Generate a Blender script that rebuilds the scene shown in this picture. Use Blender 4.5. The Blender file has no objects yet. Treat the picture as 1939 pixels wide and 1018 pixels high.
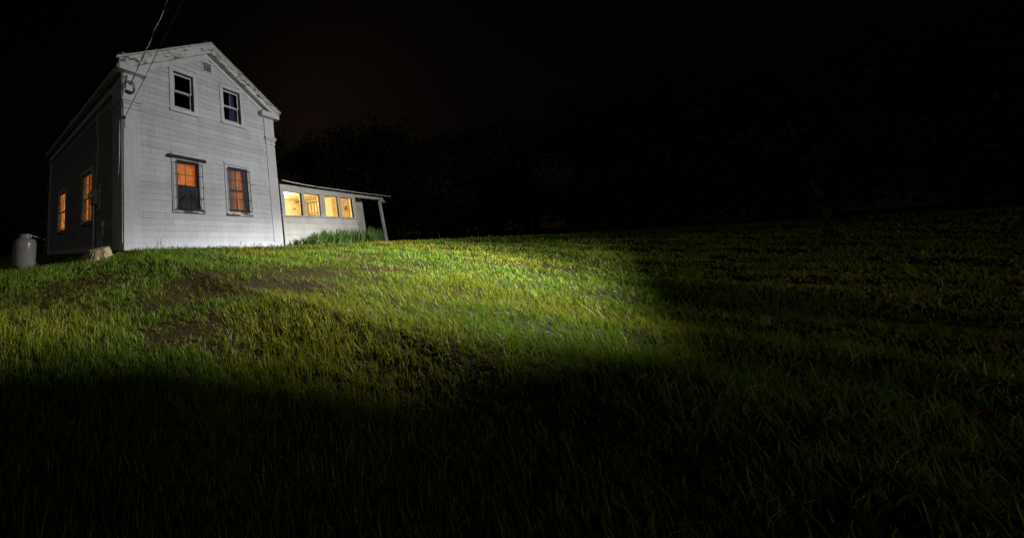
import bpy, bmesh, math, random
import numpy as np
from mathutils import Matrix, Vector

random.seed(7)
rng = np.random.default_rng(11)
S = bpy.context.scene
C = S.collection
R = math.radians

# ------------------------------------------------------------------ camera
cd = bpy.data.cameras.new('camera')
cam = bpy.data.objects.new('camera', cd)
C.objects.link(cam)
cd.sensor_fit = 'HORIZONTAL'
cd.sensor_width = 36.0
cd.lens = 583.354 / 1939 * 36
cd.shift_x = 0.33376
cd.shift_y = -0.06750
cd.clip_start = 0.05
cd.clip_end = 2000
cam.matrix_world = (Matrix.Translation((-3.1686, -6.8047, -0.1272)) @ Matrix.Rotation(R(-33.7658), 4, 'Z')
                    @ Matrix.Rotation(R(99.8552), 4, 'X') @ Matrix.Rotation(R(-1.7986), 4, 'Z'))
S.camera = cam

# ------------------------------------------------------------------ night sky
W = bpy.data.worlds.new('World')
S.world = W
W.use_nodes = True
nt = W.node_tree
bg = nt.nodes['Background']
sky = nt.nodes.new('ShaderNodeTexSky')
sky.sky_type = 'NISHITA'
sky.sun_disc = False
sky.sun_elevation = R(24)
sky.sun_rotation = R(60)
tint = nt.nodes.new('ShaderNodeMix')
tint.data_type = 'RGBA'
tint.blend_type = 'MULTIPLY'
tint.inputs['Factor'].default_value = 1.0
tint.inputs['B'].default_value = (1.0, 0.66, 0.50, 1)
nt.links.new(sky.outputs[0], tint.inputs['A'])
nt.links.new(tint.outputs['Result'], bg.inputs['Color'])
bg.inputs['Strength'].default_value = 0.00020

# the lamp that lights the lawn and the gable (it stands out of frame, to the right)
LAMP = Vector((7.3, -11.2, 4.0))
LAMP_AIM = Vector((5.2, -3.75, -0.6))
def spot(name, energy, size, aim, flat=1.0):
    ld = bpy.data.lights.new(name, 'SPOT')
    ld.energy = energy
    ld.color = (1.0, 0.985, 0.965)
    ld.spot_size = R(size)
    ld.spot_blend = 1.0
    ld.shadow_soft_size = 0.018
    lo = bpy.data.objects.new(name, ld)
    C.objects.link(lo)
    lo.location = LAMP
    lo.rotation_euler = (Vector(aim) - LAMP).to_track_quat('-Z', 'Y').to_euler()
    lo.scale = (1, flat, 1)
spot('work_light_beam', 15500, 102, LAMP_AIM, .275)          # the hot centre of the lamp
spot('work_light_spill', 3200, 150, (5.6, -4.0, -1.3))  # and its wide spill

# faint fill light from the left, added to brighten the side wall
md = bpy.data.lights.new('side_fill', 'SUN')
md.energy = 0.075
md.angle = R(0.5)
md.color = (1.0, 0.97, 0.92)
mo = bpy.data.objects.new('side_fill', md)
C.objects.link(mo)
mo.rotation_euler = Vector((0.62, 0.78, -0.26)).to_track_quat('-Z', 'Y').to_euler()

S.render.engine = 'CYCLES'
S.cycles.use_denoising = True
S.cycles.max_bounces = 8
S.cycles.transparent_max_bounces = 16
S.cycles.sample_clamp_indirect = 4.0
S.view_settings.view_transform = 'Standard'
S.view_settings.look = 'None'
S.view_settings.exposure = 0.0
S.view_settings.gamma = 1.0

# ------------------------------------------------------------------ materials
def new_mat(name):
    m = bpy.data.materials.new(name)
    m.use_nodes = True
    m.node_tree.nodes.clear()
    return m, m.node_tree

def N(nt, kind, **kw):
    n = nt.nodes.new(kind)
    for k, v in kw.items():
        if k in n.inputs:
            n.inputs[k].default_value = v
        else:
            setattr(n, k, v)
    return n

def ramp(nt, fac, stops):
    r = nt.nodes.new('ShaderNodeValToRGB')
    el = r.color_ramp.elements
    while len(el) > 1:
        el.remove(el[-1])
    el[0].position, el[0].color = stops[0][0], (*stops[0][1], 1)
    for p, c in stops[1:]:
        e = el.new(p)
        e.color = (*c, 1)
    nt.links.new(fac, r.inputs[0])
    return r.outputs[0]

def coords(nt, scale=(1, 1, 1)):
    tc = nt.nodes.new('ShaderNodeTexCoord')
    mp = nt.nodes.new('ShaderNodeMapping')
    mp.inputs['Scale'].default_value = scale
    nt.links.new(tc.outputs['Object'], mp.inputs[0])
    return mp.outputs[0]

def noise(nt, vec, scale, detail=4, rough=.6):
    n = nt.nodes.new('ShaderNodeTexNoise')
    n.inputs['Scale'].default_value = scale
    n.inputs['Detail'].default_value = detail
    n.inputs['Roughness'].default_value = rough
    nt.links.new(vec, n.inputs['Vector'])
    return n.outputs['Fac']

def mixc(nt, fac, a, b, blend='MIX'):
    m = nt.nodes.new('ShaderNodeMix')
    m.data_type = 'RGBA'
    m.blend_type = blend
    for s, v in (('Factor', fac), ('A', a), ('B', b)):
        if isinstance(v, (tuple, list)):
            m.inputs[s].default_value = (*v, 1)
        elif isinstance(v, (int, float)):
            m.inputs[s].default_value = v
        else:
            nt.links.new(v, m.inputs[s])
    return m.outputs['Result']

def finish(nt, col, rough=.6, bump=None, bstr=.3, bdist=.01, spec=.3, metal=0, coat=0):
    b = nt.nodes.new('ShaderNodeBsdfPrincipled')
    o = nt.nodes.new('ShaderNodeOutputMaterial')
    if isinstance(col, (tuple, list)):
        b.inputs['Base Color'].default_value = (*col, 1)
    else:
        nt.links.new(col, b.inputs['Base Color'])
    if isinstance(rough, (int, float)):
        b.inputs['Roughness'].default_value = rough
    else:
        nt.links.new(rough, b.inputs['Roughness'])
    b.inputs['Specular IOR Level'].default_value = spec
    b.inputs['Metallic'].default_value = metal
    b.inputs['Coat Weight'].default_value = coat
    if bump is not None:
        bp = nt.nodes.new('ShaderNodeBump')
        bp.inputs['Strength'].default_value = bstr
        bp.inputs['Distance'].default_value = bdist
        nt.links.new(bump, bp.inputs['Height'])
        nt.links.new(bp.outputs[0], b.inputs['Normal'])
    nt.links.new(b.outputs[0], o.inputs[0])
    return b

M = {}
def paint(name, base, dirt, wood, peel=.0, grain=(3, 3, 14)):
    """old white paint: cloudy dirt, grain, and bare weathered wood where it has come off"""
    m, t = new_mat(name)
    g = coords(t, grain)
    v = coords(t)
    big = noise(t, v, 1.6, 5, .65)
    c = mixc(t, ramp(t, big, [(.35, (0, 0, 0)), (.75, (1, 1, 1))]), base, dirt)
    fine = noise(t, g, 5.5, 5, .7)
    c = mixc(t, ramp(t, fine, [(.52, (0, 0, 0)), (.76, (.75, .75, .75))]), c, tuple(x * .62 for x in dirt))
    oi = t.nodes.new('ShaderNodeObjectInfo')
    c = mixc(t, 1.0, c, ramp(t, oi.outputs['Random'], [(0, (.86, .86, .87)), (.5, (.96, .96, .96)), (1, (1, 1, 1))]), 'MULTIPLY')
    stk = noise(t, coords(t, (7, 7, .55)), 2.2, 4, .6)
    c = mixc(t, 1.0, c, ramp(t, stk, [(.42, (1, 1, 1)), (.75, (.87, .865, .855))]), 'MULTIPLY')
    flake = noise(t, coords(t, (1, 1, 2.6)), 5.5, 6, .7)
    c = mixc(t, ramp(t, flake, [(.685, (0, 0, 0)), (.70, (.7, .7, .7))]), c, tuple(x * 1.6 for x in wood))
    spots = noise(t, v, 23, 3, .55)
    c = mixc(t, ramp(t, spots, [(.675, (0, 0, 0)), (.71, (.85, .85, .85))]), c, wood)
    pl = None
    if peel > 0:
        pn = noise(t, coords(t, (1.3, 1.3, 4.2)), 2.6, 6, .66)
        pl = ramp(t, pn, [(.62 - peel * .22, (0, 0, 0)), (.64 - peel * .22, (1, 1, 1))])
        wn = noise(t, coords(t, (4, 4, 30)), 6, 4)
        c = mixc(t, pl, c, ramp(t, wn, [(.3, tuple(x * .5 for x in wood)), (.7, wood)]))
    finish(t, c, .62, fine, .25, .004)
    M[name] = m
paint('white_paint', (.64, .65, .69), (.50, .51, .535), (.17, .15, .13))
paint('trim_paint', (.66, .67, .71), (.53, .535, .55), (.15, .14, .12), grain=(12, 12, 3))
paint('peeling_paint', (.70, .70, .70), (.52, .52, .50), (.16, .15, .13), peel=.27)
paint('sill_paint', (.66, .66, .66), (.45, .45, .43), (.10, .09, .08), peel=.62)
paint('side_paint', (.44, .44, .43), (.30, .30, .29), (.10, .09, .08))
paint('porch_paint', (.70, .69, .65), (.52, .50, .46), (.16, .14, .11))

def simple(name, col, rough=.6, var=.25, scale=8, metal=0, spec=.3, bstr=.15, coat=0):
    m, t = new_mat(name)
    n = noise(t, coords(t), scale, 5, .6)
    c = ramp(t, n, [(.3, tuple(x * (1 - var) for x in col)), (.7, tuple(min(1, x * (1 + var)) for x in col))])
    finish(t, c, rough, n, bstr, .01, spec, metal, coat)
    M[name] = m
simple('dark_wood', (.016, .014, .012), .7, .4, 14)
simple('black_iron', (.012, .012, .013), .6, .3, 20)
simple('black_velvet', (.0004, .0004, .0004), 1, .1, 5, 0, 0)
simple('jamb', (.030, .029, .028), .8, .3, 10)
simple('screen_mesh', (.034, .035, .037), .85, .35, 9)
simple('shingle', (.10, .085, .075), .9, .5, 12)
simple('roof_felt', (.05, .046, .042), .9, .4, 5)
simple('drip_metal', (.62, .60, .57), .5, .2, 7, .2)
simple('interior_wall', (.82, .74, .54), .8, .06, 3)
simple('interior_trim', (.74, .64, .44), .7, .08, 6)
simple('interior_dark', (.22, .14, .07), .7, .2, 6)
simple('door_brown', (.46, .33, .18), .7, .12, 5)
simple('interior_floor', (.25, .16, .09), .6, .25, 4)
simple('orange_wall', (.80, .58, .33), .85, .10, 4)
simple('grey_metal', (.62, .64, .67), .5, .15, 9, .4)
simple('tank_paint', (.27, .25, .24), .28, .08, 5, 0, .5, .02, 1.0)
simple('black_cable', (.012, .012, .012), .5, .2, 20)
simple('light_cable', (.80, .79, .75), .6, .2, 16)
simple('stone', (.14, .13, .12), .9, .3, 5)
simple('concrete', (.30, .29, .27), .9, .2, 8)
simple('bark', (.09, .07, .05), .9, .4, 6)

# fresh cut wood of the stump
m, t = new_mat('stump_wood')
n1 = noise(t, coords(t, (9, 9, 1.2)), 3.2, 6, .7)
n2 = noise(t, coords(t), 6, 4)
c = ramp(t, n1, [(.25, (.12, .09, .05)), (.45, (.42, .34, .18)), (.7, (.66, .56, .34))])
c = mixc(t, ramp(t, n2, [(.52, (0, 0, 0)), (.66, (1, 1, 1))]), c, (.10, .09, .05))
finish(t, c, .85, n1, .8, .03)
M['stump_wood'] = m

# clear window glass: mostly see-through, a little mirror
m, t = new_mat('glass')
tr = N(t, 'ShaderNodeBsdfTransparent')
tr.inputs[0].default_value = (.93, .94, .93, 1)
gl = N(t, 'ShaderNodeBsdfGlossy')
gl.inputs['Roughness'].default_value = .02
fr = N(t, 'ShaderNodeLayerWeight')
fr.inputs[0].default_value = .5
pw5 = N(t, 'ShaderNodeMath', operation='POWER'); pw5.inputs[1].default_value = 4.0
ad5 = N(t, 'ShaderNodeMath', operation='MULTIPLY_ADD'); ad5.inputs[1].default_value = .6; ad5.inputs[2].default_value = .04
t.links.new(fr.outputs['Facing'], pw5.inputs[0]); t.links.new(pw5.outputs[0], ad5.inputs[0])
mx = N(t, 'ShaderNodeMixShader')
o = N(t, 'ShaderNodeOutputMaterial')
t.links.new(ad5.outputs[0], mx.inputs[0]); t.links.new(tr.outputs[0], mx.inputs[1]); t.links.new(gl.outputs[0], mx.inputs[2])
t.links.new(mx.outputs[0], o.inputs[0])
M['glass'] = m

m, t = new_mat('sheer_screen')
tr = N(t, 'ShaderNodeBsdfTransparent'); df = N(t, 'ShaderNodeBsdfDiffuse'); df.inputs[0].default_value = (.30, .30, .32, 1)
mx = N(t, 'ShaderNodeMixShader'); o = N(t, 'ShaderNodeOutputMaterial')
sn = noise(t, coords(t, (1.2, 1.2, .25)), 7, 3, .6)
mr = N(t, 'ShaderNodeMapRange'); mr.inputs[1].default_value = .3; mr.inputs[2].default_value = .7; mr.inputs[3].default_value = .02; mr.inputs[4].default_value = .20
t.links.new(sn, mr.inputs[0]); t.links.new(mr.outputs[0], mx.inputs[0])
t.links.new(tr.outputs[0], mx.inputs[1]); t.links.new(df.outputs[0], mx.inputs[2]); t.links.new(mx.outputs[0], o.inputs[0])
M['sheer_screen'] = m

def cloth(name, col, col2, trans=.6, scale=(6, 6, 1.2)):
    m, t = new_mat(name)
    n = noise(t, coords(t, scale), 3.0, 5, .7)
    n2 = noise(t, coords(t), 9, 3, .5)
    c = ramp(t, n, [(.3, col2), (.65, col)])
    c = mixc(t, ramp(t, n2, [(.5, (0, 0, 0)), (.7, (.6, .6, .6))]), c, tuple(x * .75 for x in col2))
    d = N(t, 'ShaderNodeBsdfDiffuse'); tl = N(t, 'ShaderNodeBsdfTranslucent'); mx = N(t, 'ShaderNodeMixShader')
    mx.inputs[0].default_value = trans
    t.links.new(c, d.inputs[0]); t.links.new(c, tl.inputs[0])
    t.links.new(d.outputs[0], mx.inputs[1]); t.links.new(tl.outputs[0], mx.inputs[2])
    o = N(t, 'ShaderNodeOutputMaterial'); t.links.new(mx.outputs[0], o.inputs[0])
    M[name] = m
cloth('orange_cloth', (.84, .60, .36), (.66, .42, .21))
cloth('rust_cloth', (.74, .46, .24), (.50, .28, .13))
cloth('brown_cloth', (.60, .40, .26), (.36, .23, .15), .5)
cloth('grey_cloth', (.42, .42, .45), (.26, .26, .28), .25)
cloth('purple_cloth', (.24, .14, .32), (.07, .04, .10), .3)
cloth('lace_cloth', (.86, .62, .40), (.66, .40, .20), .65, (9, 9, 9))

def bulb_mat(name, col, strength):
    m, t = new_mat(name)
    e = N(t, 'ShaderNodeEmission')
    e.inputs[0].default_value = (*col, 1); e.inputs[1].default_value = strength
    o = N(t, 'ShaderNodeOutputMaterial'); t.links.new(e.outputs[0], o.inputs[0])
    M[name] = m
bulb_mat('bulb', (1, .80, .50), 40)

def leafy(name, attr=None, col=(.08, .12, .03), trans=.4, gloss=.12):
    m, t = new_mat(name)
    if attr:
        a = N(t, 'ShaderNodeAttribute'); a.attribute_name = attr; c = a.outputs['Color']
    else:
        n = noise(t, coords(t), 5, 3)
        c = ramp(t, n, [(.3, tuple(x * .6 for x in col)), (.7, tuple(x * 1.3 for x in col))])
    d = N(t, 'ShaderNodeBsdfDiffuse'); tl = N(t, 'ShaderNodeBsdfTranslucent'); g = N(t, 'ShaderNodeBsdfGlossy')
    g.inputs['Roughness'].default_value = .45
    g.inputs[0].default_value = (.5, .5, .5, 1)
    t.links.new(c, d.inputs[0]); t.links.new(c, tl.inputs[0])
    m1 = N(t, 'ShaderNodeMixShader'); m1.inputs[0].default_value = trans
    t.links.new(d.outputs[0], m1.inputs[1]); t.links.new(tl.outputs[0], m1.inputs[2])
    m2 = N(t, 'ShaderNodeMixShader'); m2.inputs[0].default_value = gloss
    t.links.new(m1.outputs[0], m2.inputs[1]); t.links.new(g.outputs[0], m2.inputs[2])
    o = N(t, 'ShaderNodeOutputMaterial'); t.links.new(m2.outputs[0], o.inputs[0])
    M[name] = m
leafy('grass_blade', 'blade_col', trans=.3, gloss=.018)
leafy('lily_leaf', None, (.14, .24, .06), .3, .04)
leafy('dry_stem', None, (.34, .30, .18), .2, .05)
leafy('weed_leaf', None, (.035, .03, .022), .2, .05)
leafy('foliage', None, (.035, .05, .02), .25, 0.0)

m, t = new_mat('soil')
v = coords(t)
n1 = noise(t, v, 2.2, 6, .65); n2 = noise(t, v, 22, 4, .6)
c = ramp(t, n1, [(.35, (.022, .024, .007)), (.6, (.036, .030, .010)), (.75, (.055, .034, .015))])
c = mixc(t, ramp(t, n2, [(.4, (0, 0, 0)), (.7, (1, 1, 1))]), c, (.026, .018, .009))
finish(t, c, .95, n2, .8, .03, .1)
M['soil'] = m

# ------------------------------------------------------------------ mesh helpers
class MB:
    def __init__(self): self.v = []; self.f = []
    def add(self, vs, fs):
        o = len(self.v); self.v += [tuple(x) for x in vs]; self.f += [tuple(i + o for i in f) for f in fs]; return self
    def hexa(self, p):
        return self.add(p, [(0, 3, 2, 1), (4, 5, 6, 7), (0, 1, 5, 4), (1, 2, 6, 5), (2, 3, 7, 6), (3, 0, 4, 7)])
    def box(self, a, b):
        (x0, y0, z0), (x1, y1, z1) = a, b
        return self.hexa([(x0, y0, z0), (x1, y0, z0), (x1, y1, z0), (x0, y1, z0), (x0, y0, z1), (x1, y0, z1), (x1, y1, z1), (x0, y1, z1)])
    def tube(self, path, r, n=8, caps=True):
        path = [Vector(p) for p in path]; rs = r if isinstance(r, (list, tuple)) else [r] * len(path)
        o = len(self.v); u = None
        for i, p in enumerate(path):
            d = (path[min(i + 1, len(path) - 1)] - path[max(i - 1, 0)]).normalized()
            if u is None: u = d.orthogonal().normalized()
            u = (u - d * u.dot(d))
            u = u.normalized() if u.length > 1e-6 else d.orthogonal().normalized()
            w = d.cross(u)
            for k in range(n):
                a = 2 * math.pi * k / n
                self.v.append(tuple(p + (u * math.cos(a) + w * math.sin(a)) * rs[i]))
        for i in range(len(path) - 1):
            for k in range(n):
                k2 = (k + 1) % n
                self.f.append((o + i * n + k, o + i * n + k2, o + (i + 1) * n + k2, o + (i + 1) * n + k))
        if caps:
            self.f.append(tuple(o + k for k in reversed(range(n)))); e = o + (len(path) - 1) * n
            self.f.append(tuple(e + k for k in range(n)))
        return self
    def lathe(self, prof, c, n=32):
        o = len(self.v)
        for r_, z in prof:
            for k in range(n):
                a = 2 * math.pi * k / n
                self.v.append((c[0] + r_ * math.cos(a), c[1] + r_ * math.sin(a), c[2] + z))
        for i in range(len(prof) - 1):
            for k in range(n):
                k2 = (k + 1) % n
                self.f.append((o + i * n + k, o + i * n + k2, o + (i + 1) * n + k2, o + (i + 1) * n + k))
        self.f.append(tuple(o + k for k in reversed(range(n)))); e = o + (len(prof) - 1) * n
        self.f.append(tuple(e + k for k in range(n)))
        return self
    def build(self, name, mat, parent=None, loc=None, smooth=False, bevel=0):
        me = bpy.data.meshes.new(name)
        vs = self.v
        if loc is not None and parent is None:
            vs = [(x - loc[0], y - loc[1], z - loc[2]) for x, y, z in vs]
        me.from_pydata(vs, [], self.f)
        bm = bmesh.new(); bm.from_mesh(me)
        bmesh.ops.recalc_face_normals(bm, faces=bm.faces)
        bm.to_mesh(me); bm.free()
        if smooth:
            for p in me.polygons: p.use_smooth = True
        me.materials.append(M[mat])
        ob = bpy.data.objects.new(name, me)
        C.objects.link(ob)
        if parent is not None:
            ob.parent = parent
            if parent.type == 'EMPTY':
                ob.matrix_parent_inverse = Matrix.Translation(parent.location).inverted()
        elif loc is not None:
            ob.location = loc
        if bevel:
            b = ob.modifiers.new('bevel', 'BEVEL'); b.width = bevel; b.segments = 1; b.limit_method = 'ANGLE'
        return ob

def tag(o, label, cat, group=None):
    o['label'] = label; o['category'] = cat
    if group: o['group'] = group
    return o
def thing(name, label, cat, loc, group=None):
    e = bpy.data.objects.new(name, None); e.location = loc; e.empty_display_size = .2
    C.objects.link(e)
    return tag(e, label, cat, group)
def rnd(a, b): return random.uniform(a, b)

# ------------------------------------------------------------------ terrain
def crest(x):
    return np.interp(x, [-40, -3, 6, 9, 14, 20, 26, 40], [-0.6, -0.6, -0.6, -0.9, -2.6, -6.6, -12., -26.])
def height(x, y):
    x = np.asarray(x, float); y = np.asarray(y, float)
    d = crest(x) - y
    s = np.interp(x, [-30, 4, 15, 30], [.17, .17, .125, .10])
    k = .5
    e = np.exp(-np.abs(d) / k)
    h = np.where(d > 0, d, 0) + k * np.log1p(e) - k * math.log(2) * e
    h = np.where(d > 6, 6 + (d - 6) * .75, h)
    h = np.where(d > 30, 24 + (d - 30) * .05, h)
    zc = -.03 + np.interp(x, [-40, 6, 14, 20, 40], [0, 0, .09, .2, .5])
    drop = .50 * (1 - np.exp(-np.maximum(-x, 0) / 1.3))
    back = np.maximum(-d, 0)
    far = (-.03 * np.clip(back, 0, 10) * np.clip((x - 12) / 4, 0, 1)
           + .035 * np.clip(np.hypot(x + 3, y + 7) - 26, 0, 60) * np.clip((x - 8) / 10, 0, 1))
    n = .025 * np.sin(1.9 * x + .7 * y + 1) * np.sin(1.3 * y - .5 * x) + .018 * np.sin(3.7 * x + 2.1 * y) + .012 * np.sin(5.3 * y - 2.9 * x + 2)
    n = n * np.clip(d / 1.2 + .3, .15, 1)
    return zc - s * h - drop + far + n
def gz(x, y): return float(height(x, y))

xs = np.concatenate([[-400, -200, -120, -80, -55, -38, -26, -18], np.arange(-13, 32, .22), [34, 37, 41, 46, 52, 60, 70, 85, 105, 140, 200, 300, 420]])
ys = np.concatenate([[-400, -250, -150, -95, -65, -48, -36, -28, -22, -18], np.arange(-15, 13, .22), [14, 16, 19, 23, 28, 34, 42, 52, 65, 85, 110, 150, 220, 320, 420]])
gx, gy = np.meshgrid(xs, ys)
gzz = height(gx, gy)
nx, ny = len(xs), len(ys)
idx = np.arange(nx * ny).reshape(ny, nx)
faces = np.stack([idx[:-1, :-1], idx[:-1, 1:], idx[1:, 1:], idx[1:, :-1]], -1).reshape(-1, 4)
me = bpy.data.meshes.new('ground')
me.from_pydata(np.stack([gx, gy, gzz], -1).reshape(-1, 3).tolist(), [], faces.tolist())
for p in me.polygons: p.use_smooth = True
me.materials.append(M['soil'])
ground = bpy.data.objects.new('ground', me); C.objects.link(ground); ground['kind'] = 'structure'

# ------------------------------------------------------------------ farmhouse
HOUSE_W, HOUSE_D, EAVE = 6.0, 8.08, 4.60
house = thing('farmhouse', 'tall white clapboard farmhouse with gable front, peeling eaves and orange lit windows', 'house', (3, 4, 0))
def F(u, w, z): return (u, -w, z)            # front wall: u runs right, w outward
def L(u, w, z): return (-w, u, z)            # left wall: u runs back, w outward
def lbox(mb, mp, u0, u1, w0, w1, z0, z1):
    P = [(u0, w0, z0), (u1, w0, z0), (u1, w1, z0), (u0, w1, z0), (u0, w0, z1), (u1, w0, z1), (u1, w1, z1), (u0, w1, z1)]
    return mb.hexa([mp(*q) for q in P])
TH = .14
# openings (u0,u1,z0,z1)
FW = dict(upl=(1.608, 2.336, 4.03, 5.17), upr=(3.566, 4.345, 4.06, 5.195), lol=(1.60, 2.40, 1.04, 2.45), lor=(3.56, 4.44, 1.08, 2.50))
LW = dict(near=(2.22, 3.14, .90, 2.50), far=(5.20, 6.20, .85, 2.44))
def wall_with_holes(mp, u0, u1, z0, z1, holes, name):
    us = sorted({u0, u1, *[h[0] for h in holes], *[h[1] for h in holes]})
    zs = sorted({z0, z1, *[h[2] for h in holes], *[h[3] for h in holes]})
    mb = MB()
    for a, b in zip(us, us[1:]):
        run = None
        for c_, d_ in zip(zs, zs[1:]):
            um, zm = (a + b) / 2, (c_ + d_) / 2
            if any(h[0] < um < h[1] and h[2] < zm < h[3] for h in holes): continue
            lbox(mb, mp, a, b, -TH, -.002, c_, d_)
    return mb
fw = wall_with_holes(F, 0, HOUSE_W, -.02, EAVE, list(FW.values()), 'wall')
# gable part of the sheathing: columns under the slope, cut round the two upper windows
def slope(u): return 6.15 - .5 * abs(u - 3)
us = sorted({0.0, 6.0, 3.0, 1.608, 2.336, 3.566, 4.345})
for a, b in zip(us, us[1:]):
    zb = EAVE
    for h in (FW['upl'], FW['upr']):
        if h[0] < (a + b) / 2 < h[1]: zb = h[3]
    P = [(a, -TH, zb), (b, -TH, zb), (b, -.002, zb), (a, -.002, zb), (a, -TH, slope(a)), (b, -TH, slope(b)), (b, -.002, slope(b)), (a, -.002, slope(a))]
    fw.hexa([F(*q) for q in P])
front = fw.build('wall', 'white_paint', house)
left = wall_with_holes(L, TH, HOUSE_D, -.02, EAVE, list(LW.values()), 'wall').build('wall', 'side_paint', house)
mb = MB(); mb.box((HOUSE_W - TH, TH, -.02), (HOUSE_W, HOUSE_D, EAVE)); mb.box((TH, HOUSE_D - TH, -.02), (HOUSE_W - TH, HOUSE_D, EAVE))
mb.hexa([(0, HOUSE_D - TH, EAVE), (6, HOUSE_D - TH, EAVE), (6, HOUSE_D, EAVE), (0, HOUSE_D, EAVE), (2.99, HOUSE_D - TH, 6.15), (3.01, HOUSE_D - TH, 6.15), (3.01, HOUSE_D, 6.15), (2.99, HOUSE_D, 6.15)])
mb.build('wall', 'white_paint', house)
# stone footing, floors and the cross wall inside
mb = MB(); mb.box((.04, .04, -.8), (5.96, HOUSE_D - .04, -.025)); mb.build('footing', 'stone', house)
mb = MB(); mb.box((TH + .01, TH + .01, .30), (5.85, 7.93, .40)); mb.build('floor', 'interior_floor', house)
mb = MB(); mb.box((TH + .01, TH + .01, 2.78), (5.85, 7.93, 2.90)); mb.build('ceiling', 'orange_wall', house)
mb = MB(); mb.box((TH + .01, 4.15, .40), (5.85, 4.25, 2.78)); mb.build('partition', 'orange_wall', house)
mb = MB()
mb.box((5.80, .16, .41), (5.845, 4.14, 2.77)); mb.box((5.80, 4.26, .41), (5.845, 7.92, 2.77)); mb.box((.16, 7.86, .41), (5.79, 7.92, 2.77))
mb.build('plaster_lining', 'orange_wall', house)

def clapboards(mp, rows, parent, mat, tilt=.006, thick=(.013, .020)):
    """rows: list of (z0, z1, [(u0,u1),...]); each board is a tapered piece of its own"""
    for z0, z1, segs in rows:
        for (a, b) in segs:
            pieces = [(a, b)]
            if b - a > 2.2 and random.random() < .9:
                c_ = rnd(a + .5, b - .5); pieces = [(a, c_ - .0015), (c_ + .0015, b)]
            for (p, q) in pieces:
                t0, t1 = rnd(-tilt, tilt), rnd(-tilt, tilt)
                th = rnd(*thick)
                w1 = .003
                P = [(p, -.001, z0 + t0), (q, -.001, z0 + t1), (q, th, z0 + t1), (p, th, z0 + t0),
                     (p, -.001, z1 + .006), (q, -.001, z1 + .006), (q, w1, z1 + .006), (p, w1, z1 + .006)]
                MB().hexa([mp(*x) for x in P]).build('clapboard', mat, parent)
def cut(a, b, zlo, zhi, blocks):
    segs = [(a, b)]
    for (u0, u1, z0, z1) in blocks:
        if zhi > z0 + .01 and zlo < z1 - .01:
            out = []
            for (s, e) in segs:
                if u1 <= s or u0 >= e: out.append((s, e)); continue
                if u0 - s > .03: out.append((s, u0))
                if e - u1 > .03: out.append((u1, e))
            segs = out
    return segs
CAS = dict(upl=(1.465, 2.48, 3.89, 5.30), upr=(3.43, 4.485, 3.93, 5.32), lol=(1.44, 2.56, .955, 2.66), lor=(3.43, 4.575, .95, 2.66))
rows = []
z = .145
while z < 6.0:
    zt = z + .158
    if z < EAVE - .02:
        a, b = .455, 5.53
        if z > 3.6: a, b = .50, 5.50
    else:
        hw = (6.035 - z) / .5
        a, b = max(.0, 3 - hw), min(6, 3 + hw)
        if z < 4.80: a, b = max(a, .30), min(b, 5.70)
    if b - a > .15:
        blocks = list(CAS.values()) + [(2.74, 3.15, 5.51, 5.895)]
        rows.append((z, zt, cut(a, b, z, zt, blocks)))
    z = zt
clapboards(F, rows, front, 'white_paint')
LC = dict(near=(2.09, 3.27, .80, 2.63), far=(5.07, 6.33, .75, 2.57))
rows = []
z = .14
while z < 4.30:
    rows.append((z, z + .111, cut(.60, 7.75, z, z + .111, list(LC.values())))); z += .111
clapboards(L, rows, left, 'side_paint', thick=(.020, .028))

# trim: baseboards, corner boards (pilasters) with stepped capitals, friezes
mb = MB(); lbox(mb, F, .0, 6.0, -.001, .030, -.03, .142); mb.build('baseboard', 'trim_paint', house, bevel=.004)
mb = MB(); lbox(mb, L, .034, HOUSE_D, -.001, .030, -.03, .137); mb.build('baseboard', 'trim_paint', house, bevel=.004)
def pilaster(mp, u0, u1, ext0, ext1):
    m_ = MB(); lbox(m_, mp, u0, u1, -.001, .034, .1425, 3.60)
    ob = m_.build('pilaster', 'trim_paint', house, bevel=.004)
    for k, (z0, z1, w) in enumerate(((3.602, 3.655, .052), (3.657, 3.73, .044), (3.732, 3.79, .066), (3.792, 3.86, .095))):
        m_ = MB(); lbox(m_, mp, u0 - (w - .034) * ext0, u1 + (w - .034) * ext1, -.001, w, z0, z1); m_.build('capital_moulding', 'trim_paint', ob, bevel=.006)
    m_ = MB(); lbox(m_, mp, u0 + .002, u1 + .045 * ext1 - .045 * ext0 * 0, -.001, .028, 3.862, EAVE - .002)
    m_.build('frieze_block', 'trim_paint', ob)
    return ob
pilaster(F, 0.0, .455, 1, 1)
pilaster(F, 5.53, 6.0, 1, 1)
pilaster(L, .001, .60, 0, 1)
mb = MB(); mb.box((6.001, 0.02, .15), (6.034, .45, 3.60)); pr = mb.build('pilaster', 'trim_paint', house)
mb = MB(); mb.box((6.001, 0.02, 3.79), (6.10, .45, 3.86)); mb.box((6.001, .02, 3.602), (6.06, .45, 3.788)); mb.box((6.001, .02, 4.24), (6.075, 7.9, 4.31)); mb.build('capital_moulding', 'trim_paint', pr)
mb = MB(); lbox(mb, L, 7.78, HOUSE_D, -.001, .032, .14, 4.3); mb.build('corner_board', 'trim_paint', house)
mb = MB(); lbox(mb, L, .605, HOUSE_D, -.001, .030, 4.30, EAVE - .002); fz = mb.build('frieze', 'trim_paint', house)
mb = MB(); lbox(mb, L, .60, HOUSE_D, .031, .085, 4.24, 4.31); mb.build('bed_moulding', 'trim_paint', fz)
mb = MB(); lbox(mb, L, .62, 4.8, .02, .05, 3.955, 3.985); mb.build('batten', 'trim_paint', fz)

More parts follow.
